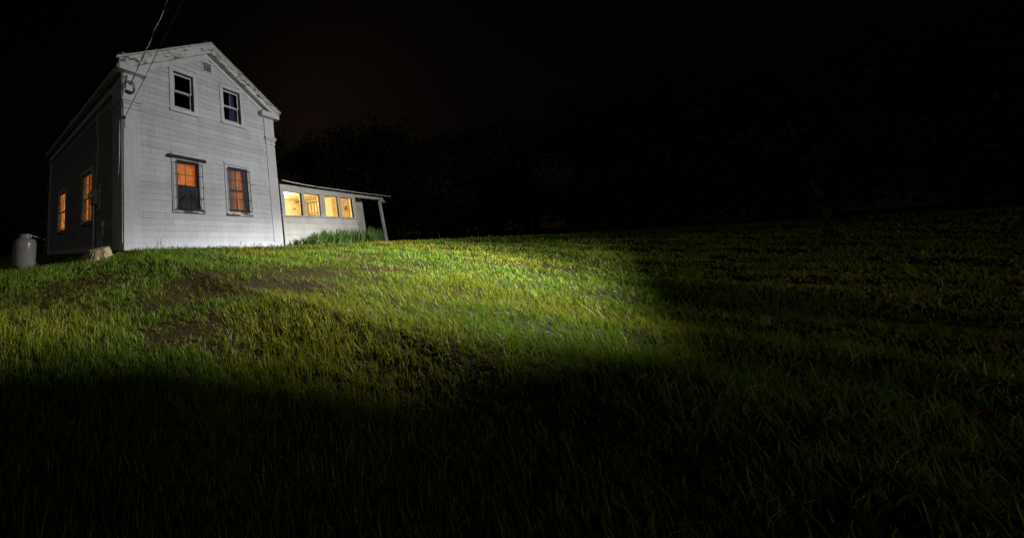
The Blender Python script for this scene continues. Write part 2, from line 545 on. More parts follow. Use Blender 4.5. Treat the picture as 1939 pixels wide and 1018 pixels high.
# gable cornice: raking frieze, soffit, fascia, returns
OV = .18
def rake(side, ztop, zbot, w0, w1, name, mat, u_out, parent, segs=1, j=0.0, bevel=0):
    """board that follows the rake from the peak to u_out (distance from the middle)"""
    for k in range(segs):
        d0, d1 = u_out * k / segs, u_out * (k + 1) / segs - .002
        za, zb = rnd(-j, j), rnd(-j, j)
        u0, u1 = 3 + side * d0, 3 + side * d1
        P = [(u0, w0, zbot - .5 * d0 + za), (u1, w0, zbot - .5 * d1 + zb), (u1, w1, zbot - .5 * d1 + zb), (u0, w1, zbot - .5 * d0 + za),
             (u0, w0, ztop - .5 * d0 + za), (u1, w0, ztop - .5 * d1 + zb), (u1, w1, ztop - .5 * d1 + zb), (u0, w1, ztop - .5 * d0 + za)]
        MB().hexa([F(*q) for q in P]).build(name, mat, parent, bevel=bevel)
roof = None
mb = MB()
for s in (-1, 1):
    P = [(3, -.14 + .32, 6.44), (3 + s * 3.26, .18, 6.44 - .5 * 3.26), (3 + s * 3.26, -8.3, 6.44 - .5 * 3.26), (3, -8.3, 6.44)]
    P += [(a, b, c_ + .055) for a, b, c_ in P]
    mb.hexa([F(*q) for q in P])
roof = mb.build('roof', 'roof_felt', house)
for s in (-1, 1):
    rake(s, 6.185, 6.015, -.001, .034, 'raking_frieze', 'trim_paint', 2.72, roof)
    rake(s, 6.225, 6.188, -.001, OV - .022, 'rake_soffit', 'trim_paint', 3.16, roof)
    rake(s, 6.365, 6.16, OV - .02, OV, 'fascia', 'peeling_paint', 3.17, roof, 3, .004)
    rake(s, 6.448, 6.345, OV + .001, OV + .035, 'fascia_moulding', 'peeling_paint', 3.20, roof, 4, .006)
    rake(s, 6.500, 6.462, OV + .006, OV + .052, 'drip_edge', 'drip_metal', 3.28 if s > 0 else 3.28, roof, 2, .003)
    # ragged shingle ends along the rake
    for k in range(26):
        d0 = .02 + k * .125; d1 = d0 + .118
        u0, u1 = 3 + s * d0, 3 + s * d1
        lift = rnd(.0, .028); ou = OV + rnd(.02, .075)
        za, zb = 6.498 - .5 * d0 + lift, 6.498 - .5 * d1 + lift * rnd(0, .6)
        P = [(u0, -.22, za), (u1, -.22, zb), (u1, ou, zb), (u0, ou, za)]
        P += [(a, b, c_ + rnd(.012, .020)) for a, b, c_ in P]
        MB().hexa([F(*q) for q in P]).build('shingle', 'shingle', roof)
# broken corner at the peak
MB().hexa([F(*q) for q in [(2.93, .16, 6.36), (3.07, .16, 6.36), (3.06, .205, 6.36), (2.95, .205, 6.36), (2.95, .16, 6.53), (3.05, .16, 6.55), (3.04, .21, 6.54), (2.96, .21, 6.52)]]).build('ridge_cap', 'peeling_paint', roof)
MB().hexa([F(*q) for q in [(2.62, .19, 6.30), (2.86, .19, 6.40), (2.86, .225, 6.40), (2.62, .225, 6.30), (2.66, .19, 6.40), (2.84, .19, 6.50), (2.84, .23, 6.50), (2.66, .23, 6.40)]]).build('broken_board', 'dark_wood', roof)
# level returns at both ends
for (a, b) in ((-.18, .655), (5.29, 6.20)):
    mb = MB(); lbox(mb, F, a, b, .0, OV + .006, 4.585, 4.775); rt = mb.build('cornice_return', 'trim_paint', roof, bevel=.006)
    mb = MB(); lbox(mb, F, a + .03, b - .03, .0, OV - .03, 4.777, 4.80); mb.build('return_cap', 'peeling_paint', rt)
# left and right eaves: soffit, fascia and gutter board running back
mb = MB(); lbox(mb, L, -.0, 8.25, .0, .20, 4.60, 4.635); mb.build('soffit', 'trim_paint', roof)
mb = MB(); lbox(mb, L, -.17, 8.28, .201, .225, 4.585, 4.70); mb.build('fascia', 'trim_paint', roof)
mb = MB(); mb.box((6.0, 0, 4.60), (6.20, 8.25, 4.635)); mb.build('soffit', 'trim_paint', roof)
mb = MB(); mb.box((6.201, -.17, 4.585), (6.225, 8.28, 4.82)); mb.build('fascia', 'trim_paint', roof)
# corner blocks that close the rake against the eave
for a, b in ((-.20, -.02), (6.02, 6.20)):
    MB().hexa([F(*q) for q in [(a, .0, 4.78), (b, .0, 4.78), (b, OV - .01, 4.78), (a, OV - .01, 4.78), (a, .0, 4.86), (b, .0, 4.88), (b, OV - .01, 4.88), (a, OV - .01, 4.86)]]).build('corner_block', 'peeling_paint', roof)

# gable vent
vent = MB()
for (a, b, c_, d_) in ((2.745, 3.145, 5.515, 5.553), (2.745, 3.145, 5.857, 5.892), (2.745, 2.782, 5.554, 5.856), (3.108, 3.145, 5.554, 5.856)):
    lbox(vent, F, a, b, -.001, .030, c_, d_)
vent = vent.build('vent', 'trim_paint', house)
mb = MB(); lbox(mb, F, 2.783, 3.107, -.001, .003, 5.554, 5.856); mb.build('backing', 'black_iron', vent)
for k in range(9):
    z0 = 5.558 + k * .033
    MB().hexa([F(*q) for q in [(2.784, .006, z0 + .02), (3.106, .006, z0 + .02), (3.106, .026, z0), (2.784, .026, z0), (2.784, .006, z0 + .026), (3.106, .006, z0 + .026), (3.106, .028, z0 + .006), (2.784, .028, z0 + .006)]]).build('louvre', 'trim_paint', vent)

# ------------------------------------------------------------------ windows
def ring(mp, u0, u1, z0, z1, t, w0, w1, tb=None):
    tb = tb or t
    m_ = MB()
    lbox(m_, mp, u0, u0 + t, w0, w1, z0, z1); lbox(m_, mp, u1 - t, u1, w0, w1, z0, z1)
    lbox(m_, mp, u0 + t + .0005, u1 - t - .0005, w0, w1, z0, z0 + tb); lbox(m_, mp, u0 + t + .0005, u1 - t - .0005, w0, w1, z1 - t, z1)
    return m_
def window(mp, op, ca, sillmat='trim_paint', muntin=0, jamb='jamb', sash='trim_paint', lower=True, casing='trim_paint', wd=0):
    u0, u1, z0, z1 = op; c0, c1, d0, d1 = ca
    m_ = MB()
    lbox(m_, mp, c0, u0 - .002, -.001, .036, d0 + .06, d1 - .10); lbox(m_, mp, u1 + .002, c1, -.001, .036, d0 + .06, d1 - .10)
    lbox(m_, mp, c0, c1, -.001, .040, z1 + .002, d1)
    w_ = m_.build('window', casing, house, bevel=.003)
    m_ = MB(); lbox(m_, mp, c0 - .015, c1 + .015, -.001, .055, d0, z0 - .002 if z0 - d0 < .11 else d0 + .07)
    m_.build('sill', sillmat, w_)
    if z0 - d0 >= .11:
        m_ = MB(); lbox(m_, mp, u0 - .10, u1 + .10, -.001, .03, d0 + .072, z0 - .002); m_.build('apron', sillmat, w_)
    ring(mp, u0 + .001, u1 - .001, z0 + .001, z1 - .001, .028, -TH + .02, -.004).build('jamb', jamb, w_)
    a, b, c_, d_ = u0 + .03, u1 - .03, z0 + .03, z1 - .03
    mid = (c_ + d_) / 2 - .01
    ring(mp, a, b, mid - .018, d_, .045, -.060, -.030, .036).build('sash', sash, w_)
    ring(mp, a, b, c_, mid + .018, .045, -.095, -.065, .06).build('sash', sash, w_)
    m_ = MB(); lbox(m_, mp, a + .044, b - .044, -.047, -.044, mid + .017, d_ - .044); m_.build('pane', 'glass', w_)
    m_ = MB(); lbox(m_, mp, a + .044, b - .044, -.082, -.079, c_ + .059, mid - .017); m_.build('pane', 'glass', w_)
    for k in range(muntin):
        uu = a + (b - a) * (k + 1) / (muntin + 1)
        m_ = MB(); lbox(m_, mp, uu - .011, uu + .011, -.058, -.048, mid + .019, d_ - .046); m_.build('muntin', sash, w_)
    return w_
w_upl = window(F, FW['upl'], CAS['upl'])
w_upr = window(F, FW['upr'], CAS['upr'], muntin=1)
w_lol = window(F, FW['lol'], CAS['lol'], 'sill_paint', sash='dark_wood')
w_lor = window(F, FW['lor'], CAS['lor'], 'sill_paint', sash='dark_wood')
w_ln = window(L, LW['near'], LC['near'], 'sill_paint', sash='interior_trim', jamb='interior_trim')
w_lf = window(L, LW['far'], LC['far'], 'sill_paint', sash='interior_trim', jamb='interior_trim', muntin=1)
# dark lower insect screen of the left front window, with crossed cords
mb = MB(); lbox(mb, F, 1.635, 2.365, -.027, -.021, 1.08, 1.735); mb.build('insect_screen', 'screen_mesh', w_lol)
for a, b, c_, d_ in ((1.56, 1.93, 1.06, 1.52), (2.46, 2.08, 1.06, 1.52)):
    MB().tube([F(a, .045, c_), F(b, .02, d_)], .010, 6).build('cord', 'black_iron', w_lol)
mb = MB(); lbox(mb, F, 3.565, 4.435, -.012, -.006, 1.085, 2.495); mb.build('insect_screen', 'sheer_screen', w_lor)
# sagging dark board nailed over its head
MB().hexa([F(*q) for q in [(1.295, .042, 2.485), (2.652, .042, 2.470), (2.652, .085, 2.470), (1.295, .085, 2.485), (1.295, .042, 2.572), (2.652, .042, 2.560), (2.652, .080, 2.560), (1.295, .080, 2.572)]]).build('header_board', 'dark_wood', w_lol, bevel=.004)

def cage(mp, u0, u1, z0, z1, nv, zs, off, top_in=0.0):
    g = MB()
    for (a, b) in (((u0, z0), (u1, z0)), ((u1, z0), (u1, z1)), ((u1, z1), (u0, z1)), ((u0, z1), (u0, z0))):
        g.tube([mp(a[0], off, a[1]), mp(b[0], off, b[1])], .010, 6)
    g = g.build('window_guard', 'black_iron', house)
    for k in range(nv):
        u = u0 + (u1 - u0) * (k + 1) / (nv + 1)
        MB().tube([mp(u, off, z0), mp(u, off, z1)], .0075, 6).build('bar', 'black_iron', g)
    for z_ in zs:
        MB().tube([mp(u0, off + .012, z_), mp(u1, off + .012, z_ + .004)], .008, 6).build('bar', 'black_iron', g)
    for u in (u0, u1):
        for z_ in (z0 + .02, z1 - .02):
            MB().tube([mp(u, off, z_), mp(u, .0, z_)], .008, 6).build('stay', 'black_iron', g)
        for q in range(3):
            z_ = z0 + (z1 - z0) * (q + 1) / 4
            MB().tube([mp(u, off, z_), mp(u, .035, z_)], .006, 6).build('stay', 'black_iron', g)
    return g
cage(F, 1.52, 2.47, 1.035, 2.37, 2, (1.38, 2.00), .11)
cage(F, 3.52, 4.50, 1.10, 2.44, 2, (1.46, 2.07), .07)
cage(L, 2.30, 3.06, .98, 2.42, 1, (1.3, 2.05), .06)
cage(L, 5.28, 6.12, .93, 2.36, 2, (1.25, 1.95), .06)

# thin flashing line above the right front window
MB().tube([F(3.44, .046, 2.575), F(4.50, .046, 2.55)], .007, 6).build('wire', 'black_iron', w_lor)
MB().tube([F(4.56, .04, 2.03), F(4.75, .03, 2.03)], .007, 6).build('hook', 'black_iron', w_lor)

# curtains, hung inside the windows
def curtain(name, mp, u0, u1, z0, z1, w, mat, label, cat='curtain', amp=.014, waves=6, group=None, shear=0.0):
    n, kz = 48, 12
    m_ = MB(); vs = []; fs = []
    ph = rnd(0, 6)
    for side in (0, 1):
        for j in range(kz + 1):
            tz = j / kz
            for i in range(n + 1):
                tu = i / n
                ww = w + amp * math.sin(ph + tu * waves * 2 * math.pi + .5 * math.sin(3 * tz)) * (1 - .35 * tz) + amp * .3 * math.sin(9 * tu + 4 * tz) - side * .004
                vs.append(mp(u0 + (u1 - u0) * tu + shear * (1 - tz) * (tu - .5), ww, z0 + (z1 - z0) * tz))
    st = (n + 1) * (kz + 1)
    for j in range(kz):
        for i in range(n):
            a = j * (n + 1) + i
            fs.append((a, a + 1, a + n + 2, a + n + 1)); fs.append((st + a, st + a + n + 1, st + a + n + 2, st + a + 1))
    for i in range(n):
        fs.append((i, st + i, st + i + 1, i + 1)); a = kz * (n + 1) + i; fs.append((a, a + 1, st + a + 1, st + a))
    for j in range(kz):
        a = j * (n + 1); fs.append((a, a + n + 1, st + a + n + 1, st + a)); a += n; fs.append((a, st + a, st + a + n + 1, a + n + 1))
    m_.add(vs, fs)
    base = mp((u0 + u1) / 2, w, z0)
    return tag(m_.build(name, mat, None, base, smooth=True), label, cat, group)
curtain('curtain', F, 1.56, 2.60, .95, 2.56, -.135, 'lace_cloth', 'sheer orange lit curtain behind the window under the dark header board', amp=.012)
curtain('curtain', F, 3.50, 3.86, .98, 2.58, -.122, 'grey_cloth', 'grey curtain strip at left of the right lower front window', waves=2)
curtain('curtain', F, 3.83, 4.08, .98, 2.58, -.165, 'rust_cloth', 'dark rust curtain left of centre in the right lower front window', waves=2)
curtain('curtain', F, 4.05, 4.42, .98, 2.58, -.200, 'orange_cloth', 'bright orange curtain at centre of the right lower front window', waves=3)
curtain('curtain', F, 4.36, 4.80, .98, 2.58, -.150, 'brown_cloth', 'brown grey curtain at right of the right lower front window', waves=5)
curtain('curtain', F, 4.02, 4.26, 3.98, 5.15, -.155, 'purple_cloth', 'purple curtain in the upper right gable window', waves=3, amp=.022, shear=.16)
curtain('curtain', L, 5.34, 6.05, 1.62, 2.48, -.20, 'orange_cloth', 'short orange curtain in the farther side window near the propane tank', waves=5)
curtain('curtain', L, 2.95, 3.20, .92, 2.55, -.20, 'orange_cloth', 'narrow orange curtain in the side window beside the electric meter', waves=2)

# room lamps behind the curtains
def lamp_bulb(name, loc, energy, r, label, col=(1, .62, .28), cord_to=None):
    t_ = thing(name, label, 'lamp', loc)
    prof = [(.004, -.06), (.03, -.052), (.045, -.02), (.042, .01), (.022, .045), (.016, .07)]
    MB().lathe(prof, loc, 20).build('bulb', 'bulb', t_, smooth=True)
    MB().lathe([(.02, .071), (.022, .12), (.012, .13)], loc, 14).build('socket', 'dark_wood', t_)
    if cord_to: MB().tube([(loc[0], loc[1], loc[2] + .128), (loc[0], loc[1], cord_to)], .004, 6).build('cord', 'black_cable', t_)
    d = bpy.data.lights.new('bulb_light', 'POINT'); d.energy = energy; d.color = col; d.shadow_soft_size = r
    o_ = bpy.data.objects.new('bulb_light', d); C.objects.link(o_); o_.location = (loc[0], loc[1], loc[2] - .12)
    return t_
lamp_bulb('room_lamp', (3.0, 1.9, 2.25), 190, .08, 'warm bulb hanging in the front room behind the curtains', (1, .66, .34), 2.78)
lamp_bulb('room_lamp', (2.6, 6.0, 2.25), 230, .08, 'warm bulb hanging in the back room by the farther side window', (1, .66, .34), 2.78)

# ------------------------------------------------------------------ porch addition
SH = .018
def PZ(x): return SH * (x - 6)
def pbox(m_, x0, x1, y0, y1, z0, z1):
    P = []
    for zz in (z0, z1):
        for (x, y) in ((x0, y0), (x1, y0), (x1, y1), (x0, y1)): P.append((x, y, zz + PZ(x)))
    return m_.hexa(P)
porch = thing('porch_addition', 'low white glazed porch wing lit yellow inside, its roof edge sagging', 'porch', (9.5, 1.2, 0))
mb = MB()
pbox(mb, 6.06, 11.36, .03, .12, -.15, 1.04)
pbox(mb, 11.28, 11.36, .121, 2.30, -.15, 2.18)
pbox(mb, 6.06, 11.36, 2.31, 2.40, -.15, 2.50)
pw = mb.build('wall', 'porch_paint', porch)
for k, (z0, z1) in enumerate(((-.10, .165), (.17, .385), (.39, .60), (.605, .81), (.815, 1.03))):
    for (a, b) in (((6.08, 9.2), (9.203, 11.40)) if k % 2 else ((6.08, 8.1), (8.103, 11.40))):
        m_ = MB()
        P = [(a, .0, z0 + PZ(a)), (b, .0, z0 + PZ(b)), (b, .031, z0 + PZ(b)), (a, .031, z0 + PZ(a)), (a, .016, z1 + PZ(a)), (b, .016, z1 + PZ(b)), (b, .031, z1 + PZ(b)), (a, .031, z1 + PZ(a))]
        m_.hexa(P).build('clapboard', 'porch_paint', pw)
mb = MB(); pbox(mb, 6.06, 11.46, -.03, .12, 1.035, 1.075); mb.build('sill', 'porch_paint', porch, bevel=.004)
mb = MB(); pbox(mb, 6.06, 11.46, -.005, .10, 1.95, 2.20); mb.build('fascia', 'porch_paint', porch)
for (a, b) in ((6.10, 6.33), (7.39, 7.54), (8.60, 8.93), (9.97, 10.17), (11.19, 11.44)):
    mb = MB(); pbox(mb, a, b, .002, .11, 1.077, 1.948); mb.build('mullion', 'porch_paint', porch, bevel=.003)
for i, (a, b) in enumerate(((6.33, 7.39), (7.54, 8.60), (8.93, 9.97), (10.17, 11.19))):
    t_ = .03
    m_ = MB()
    pbox(m_, a + .002, b - .002, .03, .06, 1.078, 1.092); pbox(m_, a + .002, b - .002, .03, .06, 1.930, 1.947)
    pbox(m_, a + .002, a + .014, .03, .06, 1.0925, 1.9295); pbox(m_, b - .045, b - .002, .028, .075, 1.0925, 1.9295)
    wnd = m_.build('window', 'dark_wood', porch)
    m_ = MB(); pbox(m_, a + .015, b - .046, .044, .047, 1.093, 1.929); m_.build('pane', 'glass', wnd)
# recessed end wall with siding and corner board
mb = MB(); pbox(mb, 11.37, 13.05, .50, .58, -.1, 2.20); ew = mb.build('wall', 'porch_paint', porch)
for k in range(11):
    z0 = .02 + k * .19
    a, b = 11.38, 12.90
    P = [(a, .476, z0 + PZ(a)), (b, .476, z0 + PZ(b)), (b, .499, z0 + PZ(b)), (a, .499, z0 + PZ(a)), (a, .494, z0 + .188 + PZ(a)), (b, .494, z0 + .188 + PZ(b)), (b, .499, z0 + .188 + PZ(b)), (a, .499, z0 + .188 + PZ(a))]
    MB().hexa(P).build('clapboard', 'porch_paint', ew)
mb = MB(); pbox(mb, 12.905, 13.09, .46, .60, -.1, 2.2); mb.build('corner_board', 'porch_paint', ew)
# dark old post against the house corner
mb = MB(); mb.hexa([(6.055, -.02, -.1), (6.115, -.02, -.1), (6.115, .028, -.1), (6.055, .028, -.1), (6.045, -.02, 2.2), (6.095, -.02, 2.2), (6.095, .028, 2.2), (6.045, .028, 2.2)]); mb.build('corner_post', 'dark_wood', porch)
# roof: sagging eave edge, plane rising to the back
def eave_z(x): return float(np.interp(x, [5.9, 6.6, 7.4, 8.6, 9.8, 11.6, 13.2, 14.75], [2.29, 2.255, 2.235, 2.235, 2.255, 2.275, 2.31, 2.345]))
mb = MB(); n = 36
for i in range(n):
    x0, x1 = 6.04 + (14.72 - 6.04) * i / n, 6.04 + (14.72 - 6.04) * (i + 1) / n
    P = []
    for dz in (0, .03):
        P += [(x0, -.16, eave_z(x0) + dz), (x1, -.16, eave_z(x1) + dz), (x1, 2.6, eave_z(x1) + .98 + dz), (x0, 2.6, eave_z(x0) + .98 + dz)]
    mb.hexa(P)
pr_ = mb.build('roof', 'roof_felt', porch)
mb = MB()
for i in range(n):
    x0, x1 = 6.04 + (14.74 - 6.04) * i / n, 6.04 + (14.74 - 6.04) * (i + 1) / n
    P = []
    for dz in (.006, .036):
        P += [(x0, -.185, eave_z(x0) + dz), (x1, -.185, eave_z(x1) + dz), (x1, -.162, eave_z(x1) + dz), (x0, -.162, eave_z(x0) + dz)]
    mb.hexa(P)
mb.build('drip_edge', 'drip_metal', pr_)
mb = MB(); pbox(mb, 11.47, 14.25, -.02, .08, 2.02, 2.14); bm_ = mb.build('beam', 'porch_paint', porch)
mb = MB(); pbox(mb, 13.9, 14.38, -.03, .09, 1.93, 2.018); mb.build('bracket', 'porch_paint', bm_, bevel=.02)
mb = MB(); pbox(mb, 14.262, 14.46, -.06, .06, 1.87, 1.98); mb.build('bracket', 'sill_paint', bm_, bevel=.03)
mb = MB(); gzp = gz(14.05, .0) - .05
mb.hexa([(14.02, -.02, gzp), (14.13, -.02, gzp), (14.13, .08, gzp), (14.02, .08, gzp), (13.86, -.02, 2.07), (13.97, -.02, 2.07), (13.97, .08, 2.07), (13.86, .08, 2.07)])
mb.build('post', 'porch_paint', porch, bevel=.006)
# inside of the porch
mb = MB(); pbox(mb, 6.07, 11.27, .13, 2.30, -.02, .03); mb.build('floor', 'interior_floor', porch)
mb = MB(); pbox(mb, 6.07, 11.27, .13, 2.30, 2.165, 2.19); mb.build('ceiling', 'interior_wall', porch)
mb = MB()
pbox(mb, 6.07, 11.27, 2.27, 2.305, .03, 2.16); pbox(mb, 6.04, 6.065, .13, 2.26, .03, 2.16); pbox(mb, 11.24, 11.275, .13, 2.26, .03, 2.18)
lin = mb.build('lining', 'interior_wall', porch)
# brown door with a small dark box on the end wall, and a divided inner window beyond it
mb = MB(); pbox(mb, 11.205, 11.239, .21, .97, .04, 2.10); dr = mb.build('door', 'door_brown', porch)
mb = MB(); pbox(mb, 11.16, 11.204, .28, .42, 1.46, 1.66); mb.build('wall_box', 'interior_dark', dr)
mb = MB()
for (a, b, c_, d_) in ((1.50, 1.545, .60, 2.10), (2.17, 2.215, .60, 2.10), (1.546, 2.169, 2.05, 2.10), (1.546, 2.169, 1.50, 1.535), (1.546, 2.169, 1.43, 1.45), (1.546, 2.169, .60, .65)):
    pbox(mb, 11.195, 11.239, a, b, c_, d_)
iw = mb.build('inner_window', 'interior_dark', porch)
for k in range(1, 4):
    y_ = 1.546 + .623 * k / 4
    for z0, z1 in ((.651, 1.429), (1.536, 2.049)):
        mb = MB(); pbox(mb, 11.205, 11.238, y_ - .013, y_ + .013, z0, z1); mb.build('muntin', 'interior_dark', iw)
# panelled door on the back wall
mb = MB(); pbox(mb, 9.80, 10.46, 2.235, 2.268, .05, 2.02); dr = mb.build('door', 'interior_trim', porch)
for zz in (.95, 1.55):
    mb = MB(); pbox(mb, 9.88, 10.38, 2.228, 2.2345, zz, zz + .42); mb.build('panel', 'interior_wall', dr)
mb = MB(); pbox(mb, 10.03, 10.17, 2.19, 2.2275, 1.70, 1.76); mb.build('latch', 'interior_dark', dr)
mb = MB(); pbox(mb, 10.2, 10.9, 2.16, 2.268, 2.07, 2.10); mb.build('shelf', 'interior_dark', lin)
lamp_bulb('porch_lamp', (7.55, .78, 2.0), 480, .06, 'bright bare bulb at the left end of the glazed porch', (1, .78, .40), 2.18)

# ------------------------------------------------------------------ electric meter, cables on the side wall
meter = thing('electric_meter', 'grey electric meter box with round glass dial and conduit on side wall', 'electric meter', (0, 1.8, .1))
mb = MB(); lbox(mb, L, 1.66, 1.93, .028, .16, 1.34, 1.77); mbx = mb.build('box', 'grey_metal', meter, bevel=.01)
m_ = MB(); n = 20
pr = [(.085, .161), (.085, .20), (.078, .26), (.05, .285), (.01, .29)]
o_ = 0
vs = []; fs = []
for r_, w in pr:
    for k in range(n):
        a = 2 * math.pi * k / n; vs.append(L(1.80 + r_ * math.cos(a), w, 1.60 + r_ * math.sin(a)))
for i in range(len(pr) - 1):
    for k in range(n): fs.append((i * n + k, i * n + (k + 1) % n, (i + 1) * n + (k + 1) % n, (i + 1) * n + k))
fs.append(tuple(range(n - 1, -1, -1))); fs.append(tuple((len(pr) - 1) * n + k for k in range(n)))
m_.add(vs, fs).build('dial', 'light_cable', mbx, smooth=True)
MB().tube([L(1.84, .08, -.15), L(1.84, .08, 1.338)], .028, 10).build('conduit', 'grey_metal', meter)
def wobble(path, n=24, amp=.012):
    path = [Vector(p) for p in path]; out = []
    segs = len(path) - 1
    for i in range(n + 1):
        t_ = i / n * segs; k = min(int(t_), segs - 1); f_ = t_ - k
        p0, p1, p2, p3 = path[max(k - 1, 0)], path[k], path[k + 1], path[min(k + 2, segs)]
        q = .5 * ((2 * p1) + (p2 - p0) * f_ + (2 * p0 - 5 * p1 + 4 * p2 - p3) * f_ ** 2 + (3 * p1 - p0 - 3 * p2 + p3) * f_ ** 3)
        out.append(q + Vector((rnd(-amp, amp), rnd(-amp, amp), rnd(-amp, amp))) * (0 if i in (0, n) else 1))
    return out
MB().tube(wobble([L(1.75, .07, 1.76), L(1.70, .06, 2.3), L(1.62, .055, 3.0), L(1.69, .055, 3.6), L(1.72, .055, 3.95), L(1.45, .06, 4.18)], 40, .006), .013, 6).build('riser_cable', 'light_cable', meter, smooth=True)
cb = MB().tube(wobble([L(.06, .06, 3.35), L(.05, .075, 2.6), L(.10, .08, 1.8), L(.24, .075, 1.1), L(.58, .06, .66), L(.80, .05, .62)], 40, .003), .011, 6)
tag(cb.build('hanging_cable', 'light_cable', None, (0, .4, .6), smooth=True), 'thin pale cable sagging down the front corner of the side wall', 'cable')
jb = thing('tap_and_cable_box', 'small pale utility box with dangling cords low on side wall', 'utility box', (0, 1.2, .1))
mb = MB(); lbox(mb, L, 1.14, 1.26, .026, .09, .62, .80); mb.build('box', 'light_cable', jb, bevel=.01)
MB().tube(wobble([L(1.2, .06, .62), L(1.27, .06, .45), L(1.22, .07, .2), L(1.2, .06, -.1)], 16, .006), .010, 6).build('cord', 'light_cable', jb)
MB().tube(wobble([L(1.16, .06, .62), L(1.05, .09, .48), L(1.10, .06, .36), L(1.2, .06, .52), L(1.16, .06, .62)], 18, .004), .008, 6).build('cord', 'light_cable', jb)
MB().tube([L(.74, .03, .63), L(.72, .10, .62), L(.70, .10, .58)], .014, 8).build('spout', 'grey_metal', jb)
mb = MB(); lbox(mb, L, 1.50, 1.545, .02, .05, 1.17, 1.90); tag(mb.build('board_strip', 'trim_paint', None, (0, 1.52, 1.17)), 'pale upright board strip beside the electric meter box', 'board')
mb = MB(); lbox(mb, L, 1.50, 1.56, .02, .06, -.05, .30); tag(mb.build('board_strip', 'trim_paint', None, (0, 1.53, -.05)), 'short pale board at foot of the meter conduit', 'board')

# service drop: two overhead cables
hook1 = Vector((.20, -.10, 4.33)); hook2 = Vector((.03, -.07, 3.34))
def sagline(a, b, sag, n=24):
    return [a.lerp(b, i / n) - Vector((0, 0, sag * 4 * (i / n) * (1 - i / n))) for i in range(n + 1)]
sd = thing('service_cable', 'thick twisted overhead cable ending in a coil under the left eave', 'cable', tuple(hook1))
UP1 = Vector((-.06, -3.46, 5.67)); UP2 = Vector((.57, -2.84, 5.98))
pa = sagline(hook1, UP1, .05, 30)
c1, c2 = [], []
ax = (UP1 - hook1).normalized(); s1 = ax.orthogonal().normalized(); s2 = ax.cross(s1)
for i, p in enumerate(pa):
    a = i * 1.15
    c1.append(p + (s1 * math.cos(a) + s2 * math.sin(a)) * .011); c2.append(p - (s1 * math.cos(a) + s2 * math.sin(a)) * .011)
MB().tube(c1, .010, 6).build('strand', 'black_cable', sd, smooth=True)
MB().tube(c2, .010, 6).build('strand', 'light_cable', sd, smooth=True)
coil = []
for i in range(60):
    a = i / 60 * 2 * math.pi * 2.4
    coil.append((.17 + .15 * math.sin(a) * (1 + .1 * math.sin(3.1 * a)), -.06 - .02 * math.sin(2 * a), 4.20 + .17 * math.cos(a)))
MB().tube(coil, .011, 6).build('coil', 'black_cable', sd, smooth=True)
for k, (x0, x1, zz) in enumerate(((.06, .27, 4.055), (.07, .25, 4.075), (.10, .24, 4.035))):
    MB().tube(wobble([(x0, -.06, zz), ((x0 + x1) / 2, -.075, zz - .01), (x1, -.06, zz + .004)], 8, .004), .022, 8).build('splice', 'black_cable', sd)
MB().tube(wobble([(.02, -.05, 4.45), (.10, -.07, 4.50), (.06, -.07, 4.3), (.05, -.06, 4.15)], 14, .004), .012, 6).build('lead', 'black_cable', sd)
hd = MB().tube([(.20, -.0, 4.30), (.20, -.11, 4.32)], .022, 8); hd.build('clevis', 'black_iron', sd)
te = thing('telephone_wire', 'thin straight overhead wire fixed to the front left corner board', 'cable', tuple(hook2))
MB().tube(sagline(hook2, UP2, .03, 24), .009, 6).build('wire', 'black_cable', te)
MB().box((-.01, -.075, 3.29), (.055, -.034, 3.36)).build('insulator', 'black_iron', te, bevel=.008)
MB().tube(wobble([(.02, -.05, 3.29), (.035, -.05, 3.2), (.03, -.045, 3.05)], 8, .003), .006, 6).build('lead', 'black_cable', te)

# ------------------------------------------------------------------ propane tank
TX, TY = -1.86, 2.02
tz = gz(TX, TY) - .01
tank = thing('propane_tank', 'grey upright propane tank standing at the far end of side wall', 'gas tank', (TX, TY, tz))
rr = .288
prof = [(rr * .80, 0), (rr * .80, .05), (rr * .9, .07), (rr, .13), (rr, .62), (rr * .985, .67), (rr * .93, .72), (rr * .80, .765), (rr * .6, .79), (rr * .35, .80), (.02, .805)]
MB().lathe(prof, (TX, TY, tz), 48).build('body', 'tank_paint', tank, smooth=True)
# collar: an open ring with a cut-out facing the house
m_ = MB(); vs = []; fs = []; n = 40
cr = .165; a0 = R(-20)
for i in range(n + 1):
    a = a0 + R(300) * i / n + R(30)
    for r_, zz in ((cr, .77), (cr, .90), (cr - .012, .90), (cr - .012, .77)):
        vs.append((TX + r_ * math.cos(a), TY + r_ * math.sin(a), tz + zz))
for i in range(n):
    for k in range(4): fs.append((i * 4 + k, i * 4 + (k + 1) % 4, i * 4 + 4 + (k + 1) % 4, i * 4 + 4 + k))
fs.append((0, 1, 2, 3)); fs.append((n * 4 + 3, n * 4 + 2, n * 4 + 1, n * 4))
m_.add(vs, fs).build('collar', 'tank_paint', tank)
MB().tube([(TX, TY, tz + .80), (TX, TY, tz + .88)], .03, 10).build('valve', 'grey_metal', tank)
MB().tube(wobble([(TX + .02, TY, tz + .85), (TX + .22, TY + .1, tz + .86), (TX + .75, TY + 1.0, tz + .78), (-.6, 4.6, .15), (-.06, 6.9, -.05)], 30, .0), .010, 6).build('hose', 'light_cable', tank, smooth=True)

